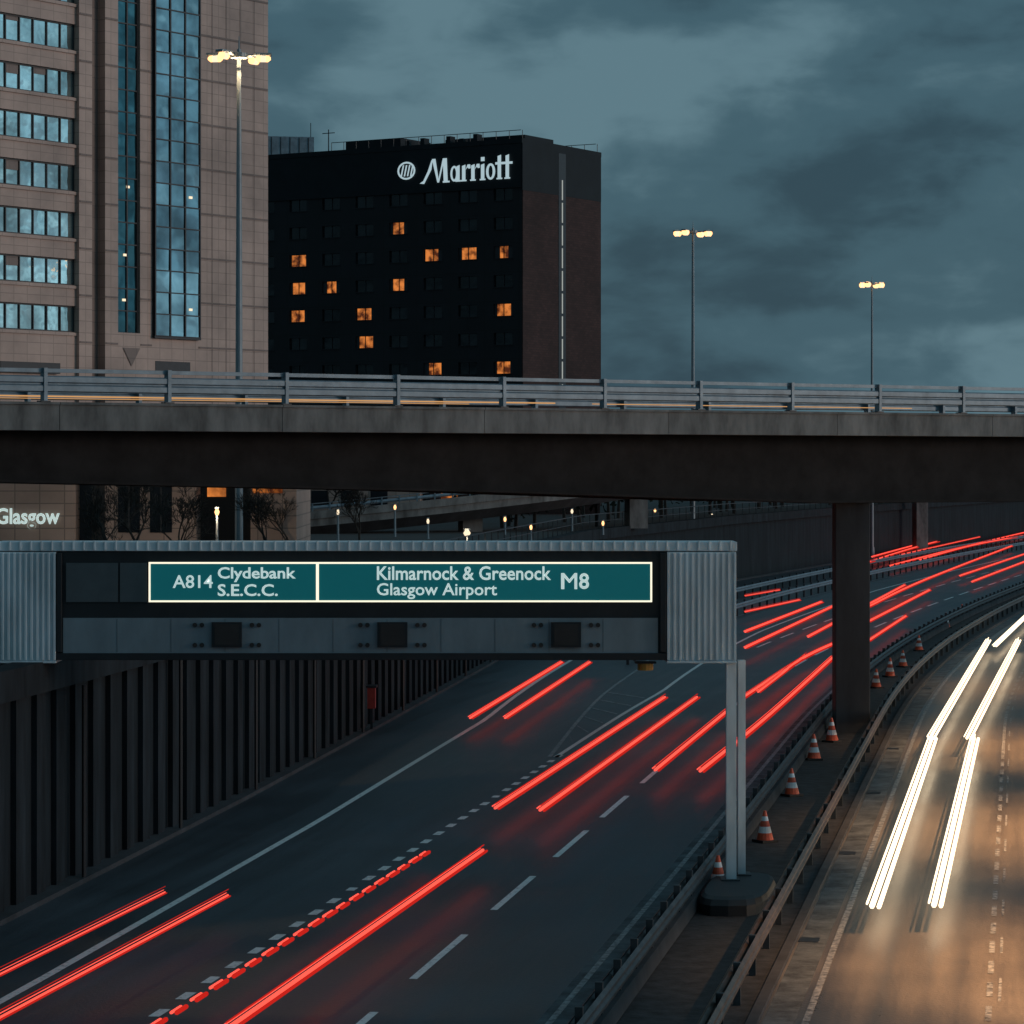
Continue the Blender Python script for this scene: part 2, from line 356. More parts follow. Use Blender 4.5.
for t,yy in ((-45,2),(-38,wd-2),(36.4,1.95),(42.5,wd-1.65),(84,2),(90,wd-2),(115,2),(121,wd-2)):
    zf=ZT-.2 if t<0 else -.05
    pi.box(-.66,.66,-.6,.6,zf,zb(t)+.03,'concd',-ang,(t,yy,0))
pi.obj('pillars',op,bevel=.03)
tr=MB(); tr.tube([(-20,4.2,12.60),(14,4.2,12.57),(24,4.2,12.58)],.028,'orange',6); tr.tube([(26,4.6,12.58),(42,4.6,12.58)],.018,'orange',6)
tr.tube([(-8,3.9,12.5),(20,3.9,12.5)],.014,'orange',6)
tr.obj('vehicle_light_streak',op)

# ---------------------------------------------------------------- text helper
def text_mesh(body,w,h=None,bold=.0,ext=.01):
    c=bpy.data.curves.new('t','FONT'); c.body=body; c.size=1; c.extrude=ext; c.offset=bold; c.resolution_u=3
    o=bpy.data.objects.new('t',c); scene.collection.objects.link(o); bpy.context.view_layer.update()
    dg=bpy.context.evaluated_depsgraph_get(); me=bpy.data.meshes.new_from_object(o.evaluated_get(dg)); bpy.data.objects.remove(o)
    xs=[v.co.x for v in me.vertices]; ysv=[v.co.y for v in me.vertices]; x0,x1,y0,y1=min(xs),max(xs),min(ysv),max(ysv)
    sx=w/(x1-x0); sy=(h/(y1-y0)) if h else sx
    for v in me.vertices: v.co=((v.co.x-x0)*sx,v.co.z,(v.co.y-y0)*sy)
    return me
def put_text(name,body,parent,x,y,z,w,h,k,bold=.012,ext=.01):
    me=text_mesh(body,w,h,bold,ext); me.materials.clear(); me.materials.append(M[k])
    for p in me.polygons: p.material_index=0
    o=bpy.data.objects.new(name,me); scene.collection.objects.link(o); o.parent=parent; o.location=(x,y,z); return o

# ---------------------------------------------------------------- sign gantry
GY=69.2; gs=GY/F
def gx(u): return (u-512)*gs
def gz(v): return H-(v-HV)*gs
ga=empty('sign_gantry',(0,GY,0))
b=MB()
b.box(gx(58),gx(668),0.05,1.1,gz(656),gz(551),'dark')
b.box(gx(-6),gx(737),-.02,1.25,gz(551),gz(542),'clad')
for i in range(70):
    x=gx(-2+i*10.6); b.box(x,x+.05,-.05,-.021,gz(551)+.02,gz(541),'clad')
b.box(gx(56),gx(668),-.06,.045,gz(660),gz(653),'dark'); b.box(gx(57),gx(62),-.08,.04,gz(652),gz(553),'dark'); b.box(gx(660),gx(666),-.08,.04,gz(652),gz(553),'dark')
b.obj('frame',ga,bevel=.01)
e=MB()
for u0,u1 in ((-4,56),(667,736)):
    e.box(gx(u0),gx(u1),-.02,1.2,gz(661),gz(552),'clad')
    n=int((u1-u0)/6)
    for i in range(n+1):
        x=gx(u0)+ (gx(u1)-gx(u0)-.06)*i/n; e.box(x,x+.06,-.075,-.021,gz(660),gz(553),'clad')
    e.box(gx(u0)-.01,gx(u1)+.01,-.09,1.22,gz(663),gz(661),'clad')
e.obj('end_cladding',ga,bevel=.008)
p=MB()
p.box(gx(66),gx(118),0,.04,gz(602),gz(563),'panel2'); p.box(gx(120),gx(147),0,.04,gz(602),gz(563),'panel2')
p.box(gx(63),gx(658),0.0,.04,gz(653),gz(618),'panel')
for i in range(11): p.box(gx(63+i*54)-.006,gx(63+i*54)+.006,-.004,.0,gz(652),gz(619),'panel2')
for c in (227,392.5,566):
    p.box(gx(c-15),gx(c+15),-.10,-.005,gz(647),gz(622),'dark'); p.box(gx(c-12),gx(c+12),-.115,-.101,gz(645),gz(624),'rubber')
    for du in (-32,-25,25,32):
        for v in (625,645):
            x=gx(c+du); z=gz(v); p.tube([(x,-.05,z),(x,-.002,z)],.055,'rubber',10)
p.obj('panels',ga)
s=MB()
s.box(gx(149),gx(652),-.05,.04,gz(602),gz(562),'green')
for (u0,u1,v0,v1) in ((149,652,600.3,602),(149,652,562,563.7),(149,150.8,563.7,600.3),(650.2,652,563.7,600.3),(316.2,319,563.7,600.3)):
    s.box(gx(u0),gx(u1),-.075,-.051,gz(v1),gz(v0),'border')
s.obj('sign_panel',ga)
def st(n,t,u0,u1,v0,v1,bold=.018): put_text(n,t,ga,gx(u0),-.062,gz(v1),(u1-u0)*gs,(v1-v0)*gs,'txt',bold)
st('text_1','A814',173,213,575,588,.01); st('text_2','Clydebank',218,296,567,582); st('text_3','S.E.C.C.',218,278,584,596)
st('text_4','Kilmarnock & Greenock',377,551,566,580,.016); st('text_5','Glasgow Airport',377,497,583,599,.012); st('text_6m','M',561,577,573,589,.0); st('text_7','8',579,589,573,589,.02)
for dx in (.012,.024):
    put_text('text_6m','M',ga,gx(561)+dx,-.0625-dx*.05,gz(589),16*gs-.02,16*gs,'txt',.0)
l=MB()
def col(u0,u1,y0,y1):
    l.box(gx(u0),gx(u1),y0,y0+.05,.5,gz(663),'clad'); l.box(gx(u0),gx(u1),y1-.05,y1,.5,gz(663),'clad'); l.box(gx((u0+u1)/2)-.03,gx((u0+u1)/2)+.03,y0+.05,y1-.05,.5,gz(663),'clad')
col(726.5,736.5,0.0,.3); col(741,748.5,.85,1.15)
l.box(gx(721),gx(739.5),-.12,.42,.46,.5,'galvd'); l.box(gx(736),gx(754),.73,1.27,.46,.501,'galvd')
l.box(gx(-2)-.3,gx(-2),.3,.7,ZT-.1,gz(661)+.9,'clad')
l.obj('legs',ga)
f=MB(); N_=20
prof=[(0,1.0),(.30,1.0),(.42,.94),(.47,.84)]
for z,k in prof:
    for a in range(N_):
        t=2*math.pi*a/N_; cx_=math.copysign(abs(math.cos(t))**.6,math.cos(t))*.84*k; cy_=math.copysign(abs(math.sin(t))**.6,math.sin(t))*2.3*k-.6
        f.v.append((gx(738.5)+cx_+.17*(cy_+.2),cy_,z))
for j in range(len(prof)-1):
    for a in range(N_): f.f.append([j*N_+a,j*N_+(a+1)%N_,(j+1)*N_+(a+1)%N_,(j+1)*N_+a]); f.m.append(f.mi('dark'))
f.f.append([(len(prof)-1)*N_+a for a in range(N_)]); f.m.append(f.mi('dark'))
f.obj('foundation',ga,smooth=False)
bc=MB(); X=gx(646); bc.tube([(X,.3,gz(664)),(X,.3,gz(671))],.19,mat('amber_plastic',(.45,.22,.03),.4),12); bc.box(X-.25,X+.25,.1,.5,gz(664),gz(662.5),'dark'); bc.obj('beacon',ga)

# ---------------------------------------------------------------- high mast lamps
def mastlamp(u,vtop,Y,zb0,rr=.16,k='lamp',arms=1.27,lr=.2,pw=0):
    top=W(u,vtop,Y); e=empty('added_street_lamp',(top.x,Y,zb0)); h=top.z-zb0; m=MB()
    m.tube([(0,0,0),(0,0,h*.5),(0,0,h+.3)],[rr*1.25,rr,rr*.6],'mast',14); m.tube([(0,0,0),(0,0,1.2)],[rr*2,rr*1.6],'mast',12)
    m.tube([(0,0,h-.1),(0,0,h+.12)],.38,'mast',14); m.tube([(0,0,h+.12),(0,0,h+.9)],[.05,.015],'mast',6)
    hd=MB(); ld=MB()
    for a in (0.12,1.0,math.pi-.12,math.pi+1.0):
        dx,dy=math.cos(a),math.sin(a); rad=arms
        m.tube([(dx*.2,dy*.2,h),(dx*rad*.8,dy*rad*.8,h+.08)],.04,'mast',6)
        c=Vector((dx*rad*.85,dy*rad*.85,h))
        hd.box(-.38,.38,-.2,.2,.02,.14,'mast',a,c)
        d=Vector((dx,dy,0)); ld.tube([c-d*.34,c-d*.22,c+d*.22,c+d*.34],[lr*.35,lr,lr,lr*.35],k,10)
        ld.tube([c-d*.12,c+d*.12],lr*1.02,'lampw',10)
    m.obj('mast',e); hd.obj('heads',e,bevel=.03); ld.obj('lenses',e).location=(0,0,-.1)
    if pw:
        li=bpy.data.lights.new('lamp_light','POINT'); li.energy=pw; li.color=(1,.66,.36); li.shadow_soft_size=.6
        lo=bpy.data.objects.new('lamp_light',li); lo.location=(0,0,h-.6); lo.parent=e; scene.collection.objects.link(lo)
    return e
mastlamp(239,56,130,ZT-.1,rr=.15,lr=.16,pw=900)
mastlamp(693,232,240,-.03,rr=.16,arms=1.5,lr=.26)
mastlamp(872,284,310,-.03,rr=.15,arms=1.2,lr=.3)
def added_sidemast(Y,d,e0):  # added lamps out of frame, put in to warm the right carriageway
    p=Pt(Y,d); e=empty('added_street_lamp',(p.x,p.y,0)); m=MB(); m.tube([(0,0,0),(0,0,11.5)],[.13,.08],'mast',12); m.tube([(0,0,11.5),(-1.5,0,12),(-3,0,12.1)],.05,'mast',8); m.box(-3.8,-2.9,-.18,.18,12.05,12.2,'mast'); m.box(-3.7,-3.0,-.14,.14,12.0,12.049,'lamp'); m.obj('mast',e)
    li=bpy.data.lights.new('lamp_light','SPOT'); li.energy=e0; li.color=(1,.49,.20); li.spot_size=math.radians(100); li.spot_blend=.8; li.shadow_soft_size=.35
    lo=bpy.data.objects.new('lamp_light',li); lo.location=(-3.35,0,11.9); lo.parent=e; scene.collection.objects.link(lo)
added_sidemast(42,15.9,15000); added_sidemast(62,15.9,25000); added_sidemast(84,15.9,25000); added_sidemast(108,15.9,19000); added_sidemast(136,15.9,9000)

# ---------------------------------------------------------------- light trails: glowing tubes at lamp height
def spl(pts,z):
    P=[G(u,v,z) for u,v in pts]; out=[]
    for i in range(len(P)-1):
        p0=P[max(i-1,0)];p1=P[i];p2=P[i+1];p3=P[min(i+2,len(P)-1)]
        n=6 if len(P)>2 else 1
        for k in range(n):
            t=k/n; out.append(.5*((2*p1)+(p2-p0)*t+(2*p0-5*p1+4*p2-p3)*t*t+(3*p1-p0-3*p2+p3)*t**3))
    out.append(P[-1]); return out
def trail(pts,r,k='red',z=.75):
    m=MB(); p=spl(pts,z); sec='reds' if k=='red' else k
    m.tube(p,r*.36,k,6)
    m.tube([a+Vector((r*.85,0,-.02)) for a in p],r*.30,sec,6)
    m.tube([a+Vector((-r*.62,0,.05)) for a in p],r*.16,k,5)
    m.tube([a+Vector((r*.2,0,.13)) for a in p],r*.14,sec,5)
    return m.obj('light_trail')
T=[([(-20,984),(165,892)],.045),([(-20,1028),(228,895)],.06),([(225,1030),(483,850)],.11),
([(470,718),(562,662)],.11),([(505,718),(590,662)],.11),([(495,808),(665,697)],.12),([(540,810),(697,697)],.13),
([(655,770),(728,710)],.13),([(700,771),(770,714),(833,657)],.14),([(742,698),(800,660),(833,644)],.13),([(758,692),(806,655)],.10),
([(808,637),(905,585)],.12),([(868,641),(906,616)],.12),([(745,632),(822,602)],.13),([(745,648),(834,606)],.12),([(868,607),(925,580),(1012,546)],.15),
([(868,622),(930,590)],.12),([(972,582),(1040,556)],.13),([(960,576),(1040,549)],.13),
([(866,563),(940,541),(1040,519)],.2),([(872,557),(950,536),(1030,516)],.15),([(890,566),(960,548),(1040,529)],.18),([(920,560),(975,545),(1040,533)],.15),([(745,612),(800,600)],.09),([(745,596),(780,590)],.07),
([(868,548),(930,533),(1000,522)],.10),([(900,555),(980,537)],.10)]
for pts,r in T: trail(pts,r)
m=MB(); a=G(150,1026,.5); b_=G(430,849,.5); Ls=(b_-a).length; s0=0
while s0<Ls:
    l1=min(s0+random.uniform(.6,.9),Ls); p=a.lerp(b_,s0/Ls); q_=a.lerp(b_,l1/Ls); m.tube([p,q_],.03,'red',6); m.tube([p+Vector((.10,0,0)),q_+Vector((.10,0,0))],.045,'reds',6); s0+=1.25
m.obj('light_trail')
for pts,r in (([(872,906),(932,738)],.18),([(934,905),(974,738)],.18),([(930,738),(988,640)],.16),([(967,738),(1018,640)],.16),([(994,646),(1030,612)],.14)):
    trail(pts,r,'white',.65)

# ---------------------------------------------------------------- office tower (left)
bd=(.5845,.8115); BX,BY=-39.7,225.0; ba=math.atan2(bd[1],bd[0])
ot=empty('office_tower',(BX,BY,0),ba)
def so(u): return s_of_u(BX,BY,bd[0],bd[1],u-3)
S0=-30.; S1=so(268); ZB=ZT-.2; TOP=62
zf=[21.75+3.75*k for k in range(0,11)]
w=MB(); gl=MB(); fr=MB(); wg=MB()
hh=1.05
sA=so(79)
zprev=ZB
for i,zc in enumerate(zf):
    w.box(S0,sA,0,28,zprev,zc-hh,'stone'); zprev=zc+hh
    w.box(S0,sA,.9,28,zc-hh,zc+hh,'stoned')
    w.box(S0,sA-.003,-.12,-.003,zc-hh-.28,zc-hh-.05,'stone')
    x=sA-.05; j=0
    while x>S0:
        tilt=random.uniform(-.012,.012)
        gl.poly([(x-1.5,.30+tilt,zc-hh),(x,.30-tilt,zc-hh),(x,.30-tilt,zc+hh),(x-1.5,.30+tilt,zc+hh)],'glassB')
        fr.box(x-.05 if j else x-.02,x+.05 if j else x,.18,.278,zc-hh+.1,zc+hh-.12,'frame')
        if random.random()<.15: wg.box(x-1.4,x-.1,.262,.279,zc+hh-random.uniform(.4,.9),zc+hh-.12,'stoned')
        x-=1.5; j+=1
    fr.box(S0,sA-.05,.2,.279,zc+hh-.12,zc+hh,'frame'); fr.box(S0,sA-.05,.2,.279,zc-hh,zc-hh+.1,'frame')
w.box(S0,sA,0,28,zprev,TOP,'stone')
def pier(u0,u1,y0,z0,z1,k): w.box(so(u0),so(u1)-.003,y0,28,z0,z1,k)
def zat(u,v): s_=so(u); return H-(v-HV)*(BY+bd[1]*s_)/F
pier(79,92,-.35,ZB,TOP,'stone'); pier(92,105,.45,ZB,TOP,'stoned'); pier(105,118,-.35,ZB,TOP,'stone')
pier(118,140,-.35,ZB,zat(129,333),'stone'); pier(140,152,-.35,ZB,TOP,'stone'); pier(152,198,-.35,ZB,zat(175,337),'stone'); pier(198,268,-.35,ZB,TOP,'stone')
for u0,u1,vb,ncol,y,kk in ((118,140,333,2,-.05,'glassS'),(152,198,337,3,-.6,'glassT')):
    z0=zat((u0+u1)/2,vb); a=so(u0)+.08; c=so(u1)-.08; cw=(c-a)/ncol
    for i in range(ncol):
        z=z0
        while z<TOP:
            t1,t2=random.uniform(-.02,.02),random.uniform(-.02,.02); x0_,x1_=a+cw*i,a+cw*(i+1)
            gl.poly([(x0_,y+t1,z+.0),(x1_,y-t1,z+.0),(x1_,y-t1+t2,z+1.8),(x0_,y+t1+t2,z+1.8)],kk); z+=1.8
    w.box(a,c,y+.12,20,z0,TOP,'stoned')
    if y<-.4: fr.box(a-.08,c+.08,y+.11,-.352,z0-.15,TOP,'frame') ; fr.box(a-.1,c+.1,y-.08,y+.1,z0-.2,z0-.001,'frame')
    for i in range(ncol+1):
        x=a+cw*i; fr.box(x-.07,x+.07,y-.09,y-.03,z0,TOP,'frame')
    z=z0
    while z<TOP:
        fr.box(a,c,y-.08,y-.025,z-.05,z+.05,'frame'); z+=1.8
for zc in zf:
    for u0,u1 in ((198.6,267.6),(79.5,91.5),(105.5,117.6),(140.5,151.5)):
        w.box(so(u0),so(u1),-.40,-.352,zc-1.9,zc-1.75,'stoned')
for u in (212,226,240,254): w.box(so(u)-.04,so(u)+.04,-.37,-.351,ZB,TOP,'stoned')
x=so(131); z=zat(131,348); w.poly([(x-1.0,-.42,z),(x+1.0,-.42,z),(x,-.42,z-1.5)],'stoned')
for u0,u1 in ((0,60),(155,190)): fr.box(so(u0),so(u1),-.37,-.352 if u0>70 else -.003,zat(u0,372),zat(u0,361),'frame')
w.obj('walls',ot); gl.obj('windows',ot); fr.obj('window_frames',ot); wg.obj('blinds',ot)
lt=MB()
for u,v in ((130,187),(127,255),(188,198),(126,300),(188,310)):
    s_=so(u); z=zat(u,v); y=-.12 if u<145 else -.66; lt.box(s_-.2,s_+.2,y,y+.009,z-.10,z+.10,'lampw')
lt.obj('lit_windows',ot)

# ---------------------------------------------------------------- hotel
hc=Vector((1.03,300,0)); hl=(-.856,.517)
sL=s_of_u(hc.x,hc.y,hl[0],hl[1],225); ox=hc.x+hl[0]*sL; oy=hc.y+hl[1]*sL; ha=math.atan2(-hl[1],-hl[0])
ho=empty('hotel_building',(ox,oy,0),ha)
def sh(u): return sL-s_of_u(hc.x,hc.y,hl[0],hl[1],u)
def zh(u,v): d=s_of_u(hc.x,hc.y,hl[0],hl[1],u); return H-(v-HV)*(hc.y+hl[1]*d)/F
DR=s_of_u(hc.x,hc.y,.517,.856,600); ZR=43.8
w=MB(); gl=MB(); lt=MB(); fr=MB()
rows=[20.1+3*k for k in range(-4,7)]; c0=sh(503); dc=(sh(503)-sh(298))/6.; cols=[c0-dc*i for i in range(-0,9)]
hw=1.15; wh=.62
w.box(0,sL,.35,DR-.003,ZT-.2,ZR-.5,'hotel')
z=ZT-.2
for zc in rows:
    w.box(0,sL,0,.349,z,zc-wh,'hotel'); z=zc+wh
    xs=sorted(cols); x=0
    for xc in xs:
        if xc-hw>x: w.box(x,xc-hw,0,.349,zc-wh,zc+wh,'hotel')
        x=xc+hw
    w.box(x,sL,0,.349,zc-wh,zc+wh,'hotel')
w.box(0,sL,-.15,.349,z,ZR-.5,'hoteltop')
w.box(-.02,sL+.12,-.2,DR+.1,ZR-.499,ZR,'hoteltop')
litset=set()
for u,v in ((400,229),(298,263),(435,256),(470,254),(503,253),(298,290),(331,289),(400,286),(298,318),(365,315),(503,311),(365,344),(503,368),(430,368)):
    i=min(range(len(cols)),key=lambda k:abs(cols[k]-sh(u))); zc=zh(u,v); j=min(range(len(rows)),key=lambda k:abs(rows[k]-zc)); litset.add((i,j))
for i,xc in enumerate(cols):
    for j,zc in enumerate(rows):
        lit=(i,j) in litset
        (lt if lit else gl).box(xc-hw+.05,xc+hw-.05,.24,.30,zc-wh,zc+wh,'lit' if lit else 'glassD')
        if lit:
            cw=random.uniform(.1,.75); c2=random.uniform(.05,.6)
            fr.box(xc-hw,xc-hw+cw,.15,.235,zc-wh,zc+wh,'frame'); fr.box(xc+hw-c2,xc+hw,.15,.235,zc-wh,zc+wh,'frame')
        fr.box(xc-.04,xc+.04,.16,.233,zc-wh,zc+wh,'frame'); fr.box(xc-hw-.06,xc+hw+.06,-.06,-.002,zc-wh-.10,zc-wh-.01,'hotel')
zbk=H+(HV-190)*300/F
sr=s_of_u(hc.x,hc.y,.517,.856,561)
w.box(sL,sL+.12,0,DR,ZT-.2,zbk,'brick'); w.box(sL+.001,sL+.14,-.1,DR,zbk,ZR-.5,'hoteltop')
fr.box(sL+.141,sL+.16,sr-.75,sr+.75,ZT,ZR-.9,'frame')
z=14
while z<zbk+.5:
    hgt=random.choice((2.1,2.1,1.4)); lt.box(sL+.161,sL+.19,sr-.09,sr+.09,z,z+hgt,'slit'); z+=2.4
for yy in (.3,DR-.4):
    fr.tube([(sh(330),yy,ZR+.9),(sL-.3,yy,ZR+.9)],.04,'galvd',6)
    x=sh(330)
    while x<sL: fr.tube([(x,yy,ZR),(x,yy,ZR+.9)],.035,'galvd',5); x+=1.6
fr.box(sh(330),sh(385),3,9,ZR,ZR+1.3,'hoteltop'); fr.box(sh(420),sh(500),5,11,ZR,ZR+1.0,'hoteltop')
for uu in (395,410,436,449,463): fr.box(sh(uu),sh(uu)+.5,2,3,ZR,ZR+random.uniform(.6,1.2),'hoteltop')
x=sh(318); fr.tube([(x,2,ZR),(x,2,ZR+2.6)],.06,'galvd',6); fr.tube([(x-.8,2,ZR+2.2),(x+.8,2,ZR+2.2)],.05,'galvd',6)
w.obj('walls',ho); gl.obj('windows',ho); lt.obj('lit_windows',ho); fr.obj('trim',ho)
M['logo']=emis('sign_letters',(.46,.61,.67),.85,False)
lg=MB(); x0=sh(424); x1=sh(516); zb_=zh(470,181); Hc=zh(470,157)-zb_; Wd=x1-x0; yl=-.32
def gp(pts): lg.poly([(x0+px_*Wd,yl,zb_+pz*Hc) for px_,pz in pts],'logo')
def stem(x,w_,z0,z1,ser=True):
    gp([(x,z0),(x+w_,z0),(x+w_,z1),(x,z1-.05)])
    if ser: gp([(x-.012,z0-.012),(x+w_+.012,z0-.012),(x+w_+.012,z0+.05),(x-.012,z0+.05)])
gp([(-.03,.0),(.02,-.03),(.10,.55),(.115,.95),(.10,.95),(.06,.5),(.01,.1)]); gp([(.105,1),(.145,1),(.185,.0),(.165,.0)]); gp([(.17,0),(.185,0),(.245,1),(.225,1)]); gp([(.225,1),(.27,1),(.28,.0),(.235,.0)]); gp([(.225,-.02),(.30,-.02),(.30,.05),(.225,.05)])
def ringp(cx,cz,rx,rz,tx,tz,n=20):
    for i in range(n):
        a0=2*math.pi*i/n; a1=2*math.pi*(i+1)/n
        gp([(cx+rx*math.cos(a0),cz+rz*math.sin(a0)),(cx+rx*math.cos(a1),cz+rz*math.sin(a1)),(cx+(rx-tx)*math.cos(a1),cz+(rz-tz)*math.sin(a1)),(cx+(rx-tx)*math.cos(a0),cz+(rz-tz)*math.sin(a0))])
ringp(.35,.33,.042,.33,.022,.09); stem(.375,.035,0,.68)
for x in (.435,.535): stem(x,.038,0,.68); gp([(x+.038,.45),(x+.06,.68),(x+.09,.68),(x+.095,.52),(x+.075,.5),(x+.06,.56)])
stem(.64,.038,0,.68); gp([(.64,.78),(.68,.78),(.68,.95),(.64,.95)])
ringp(.745,.33,.05,.34,.028,.09)
for x in (.82,.905): stem(x,.038,0,1.0,True); gp([(x-.025,.60),(x+.075,.60),(x+.075,.70),(x-.025,.70)])
cxu=(sh(408)-x0)/Wd; rx=(sh(417)-sh(408))/Wd; rz=(zh(408,162)-zh(408,171))/Hc; czn=(zh(408,171)-zb_)/Hc
ringp(cxu,czn,rx,rz,rx*.2,rz*.2)
for k_ in (-.55,-.2,.15,.5):
    gp([(cxu+(k_)*rx-.010,czn-rz*.62),(cxu+k_*rx+.006,czn-rz*.62),(cxu+(k_+.25)*rx+.006,czn+rz*.62),(cxu+(k_+.25)*rx-.010,czn+rz*.62)])
lg.obj('roof_sign',ho)
pb=MB(); p=W(290,143,360); pb.box(-6,3.0,0,8,ZT-.2,p.z+.8,'galv',0.2,(p.x,360,0))
for i in range(8): pb.box(-5.8+i*1.15,-5.7+i*1.15,-.06,-.002,p.z-4,p.z+.7,'frame',.2,(p.x,360,0))
pb.tube([(p.x+2.5,361,p.z+.8),(p.x+2.5,361,p.z+2.6)],.05,'galvd',5)
pb.obj('distant_building')

# ---------------------------------------------------------------- podium & things under the deck
po=empty('podium_building',(0,140,0))
m=MB(); ps=140/F
def px(u): return (u-512)*ps
m.box(px(-200),px(75),0,10,ZT-.2,11,'podium'); m.box(px(75),px(105),1.5,10,ZT-.2,11,'frame'); m.box(px(105),px(196),0,10,ZT-.2,11,'podium'); m.box(px(196),px(250),2.,10,ZT-.2,11,'hoteltop'); m.box(px(250),px(296),.3,10,ZT-.2,11,'podium')
for u0 in (118,150): m.box(px(u0),px(u0+22),-.03,-.002,7.0,9.2,'glassD'); m.box(px(u0)-.1,px(u0+22)+.1,-.08,-.031,9.2,9.32,'frame'); m.box(px(u0+11)-.04,px(u0+11)+.04,-.06,-.031,7.0,9.19,'frame')
m.box(px(252),px(282),.25,.299,8.9,9.3,'lit'); m.box(px(203),px(222),1.95,1.999,8.7,9.2,'lit')
m.box(px(-200),px(74),-.05,-.001,ZT-.1,6.4,'concd')
m.obj('walls',po)
put_text('lettering','in Glasgow',po,px(-22),-.1,H-(529-HV)*ps,82*ps,21*ps,'txt',.02,.03)

rp=[(W(200,0,190).x,190,6.0),(W(330,0,192).x,192,6.7),(W(470,0,195).x,195,7.6),(W(605,0,203).x,203,8.6),(W(700,0,225).x,225,9.4),(W(800,0,265).x,265,9.9),(W(922,0,322).x,322,10.1),(W(1010,0,380).x,380,10.1),(W(1150,0,480).x,480,10.1)]
def cr(P,n=8):
    P=[Vector(p) for p in P]; out=[]
    for i in range(len(P)-1):
        p0=P[max(i-1,0)];p1=P[i];p2=P[i+1];p3=P[min(i+2,len(P)-1)]
        for k in range(n):
            t=k/n; out.append(.5*((2*p1)+(p2-p0)*t+(2*p0-5*p1+4*p2-p3)*t*t+(3*p1-p0-3*p2+p3)*t**3))
    return out+[P[-1]]
rc=cr(rp); er=empty('elevated_ramp')
m=MB(); m.sweep(rc,[(0,0),(0,.5),(.15,.5),(.15,.0),(-7,.0),(-7,-.9),(-6,-1.2),(-1,-1.2),(0,-.5)],['conc','conc','conc','asph','conc','conc','concd','concd','conc'],True)
m.obj('deck',er); m=MB(); m.sweep(rc,[(-.05,.62),(.02,.72),(-.05,.85)],'galv'); m.sweep(rc,[(-.05,.98),(-.05,1.04),(.0,1.04)],'galv')
for p in rc[::1]: m.box(-.05,.05,-.05,.05,.5,1.0,'galv',0,p)
m.obj('railing',er)
m=MB()
for u,Y,z0 in ((637,211,ZT-.2),(922,324,-.03),(470,197,ZT-.2)):
    x=W(u,0,Y).x; q_=min(rc,key=lambda c:abs(c.y-Y)); m.box(-.7,.7,-.6,.6,z0,q_.z-1.0,'conc',.3,(x,Y+1.5,0))
m.obj('pillars',er)

def block(name,u0,u1,Y,z1,k,dep=12,z0=ZT-.2,win=True):
    m=MB(); a=W(u0,0,Y).x; c=W(u1,0,Y).x; m.box(a,c,Y,Y+dep,z0,z1,k); m.box(a-.2,c+.2,Y-.2,Y+dep+.2,z1+.001,z1+.3,'frame')
    if win:
        z=z0+1.0
        while z<z1-1.4:
            x=a+1
            while x<c-2:
                m.box(x,x+1.5,Y-.04,Y-.002,z,z+1.3,'lit' if random.random()<.16 else 'glassD'); x+=2.6
            z+=2.6
    m.obj(name)
block('distant_building',300,420,255,13.5,'podium'); block('distant_building',430,600,262,12.5,'brick'); block('distant_building',610,760,420,14,'hoteltop')
block('distant_building',770,1100,760,15,'hoteltop',15)

def small_lamp(u,v,Y,zb0,kk='lampw',r=.16,pw=0):
    t=W(u,v,Y); e=MB(); e.tube([(0,0,0),(0,0,t.z-zb0-.1)],[.08,.05],'mast',8); e.tube([(0,0,t.z-zb0-.1),(0,0,t.z-zb0+.05),(0,0,t.z-zb0+.2)],[r*.6,r,r*.5],kk,10); e.tube([(0,0,t.z-zb0+.2),(0,0,t.z-zb0+.28)],r*.9,'mast',10); o=e.obj('added_street_lamp',loc=(t.x,Y,zb0))
    if pw:
        li=bpy.data.lights.new('lamp_light','POINT'); li.energy=pw; li.color=(1,.7,.45); li.shadow_soft_size=.2
        lo=bpy.data.objects.new('lamp_light',li); lo.parent=o; lo.location=(0,-.4,t.z-zb0); scene.collection.objects.link(lo)
small_lamp(217,513,136,ZT-.1,'lamp',.12,140); small_lamp(467,534,150,ZT-.1,'lampw',.2,60); small_lamp(572,512,200,ZT-.1,'lampw',.1); small_lamp(712,516,260,-.03,'lampw',.1); small_lamp(-14,500,133,ZT-.1,'lamp',.12,260)  # last lamp is added out of frame for warm light on the left
for u,v,Y in ((338,513,170),(395,508,185),(428,522,180),(505,520,190),(531,528,175),(603,524,190),(655,511,270),(675,520,250),(765,513,330),(800,510,360),(888,511,420),(948,509,470),(985,511,500)):
    small_lamp(u,v,Y,ZT-.1,'lamp' if u%2 else 'lampw',.05+Y*.00025)

fc=MB()
fp=[Vector((wallX(Y)-.2,Y,ZT-.02)) for Y in np.arange(74,420,2.5)]
fc.sweep(fp,[(0,1.0),(.04,1.0),(.04,1.06),(0,1.06)],'galvd',True); fc.sweep(fp,[(0,.5),(.03,.5),(.03,.54),(0,.54)],'galvd',True)
for p in fp: fc.box(-.03,.03,-.03,.03,0,1.0,'galvd',0,p)
fc.obj('boundary_fence')

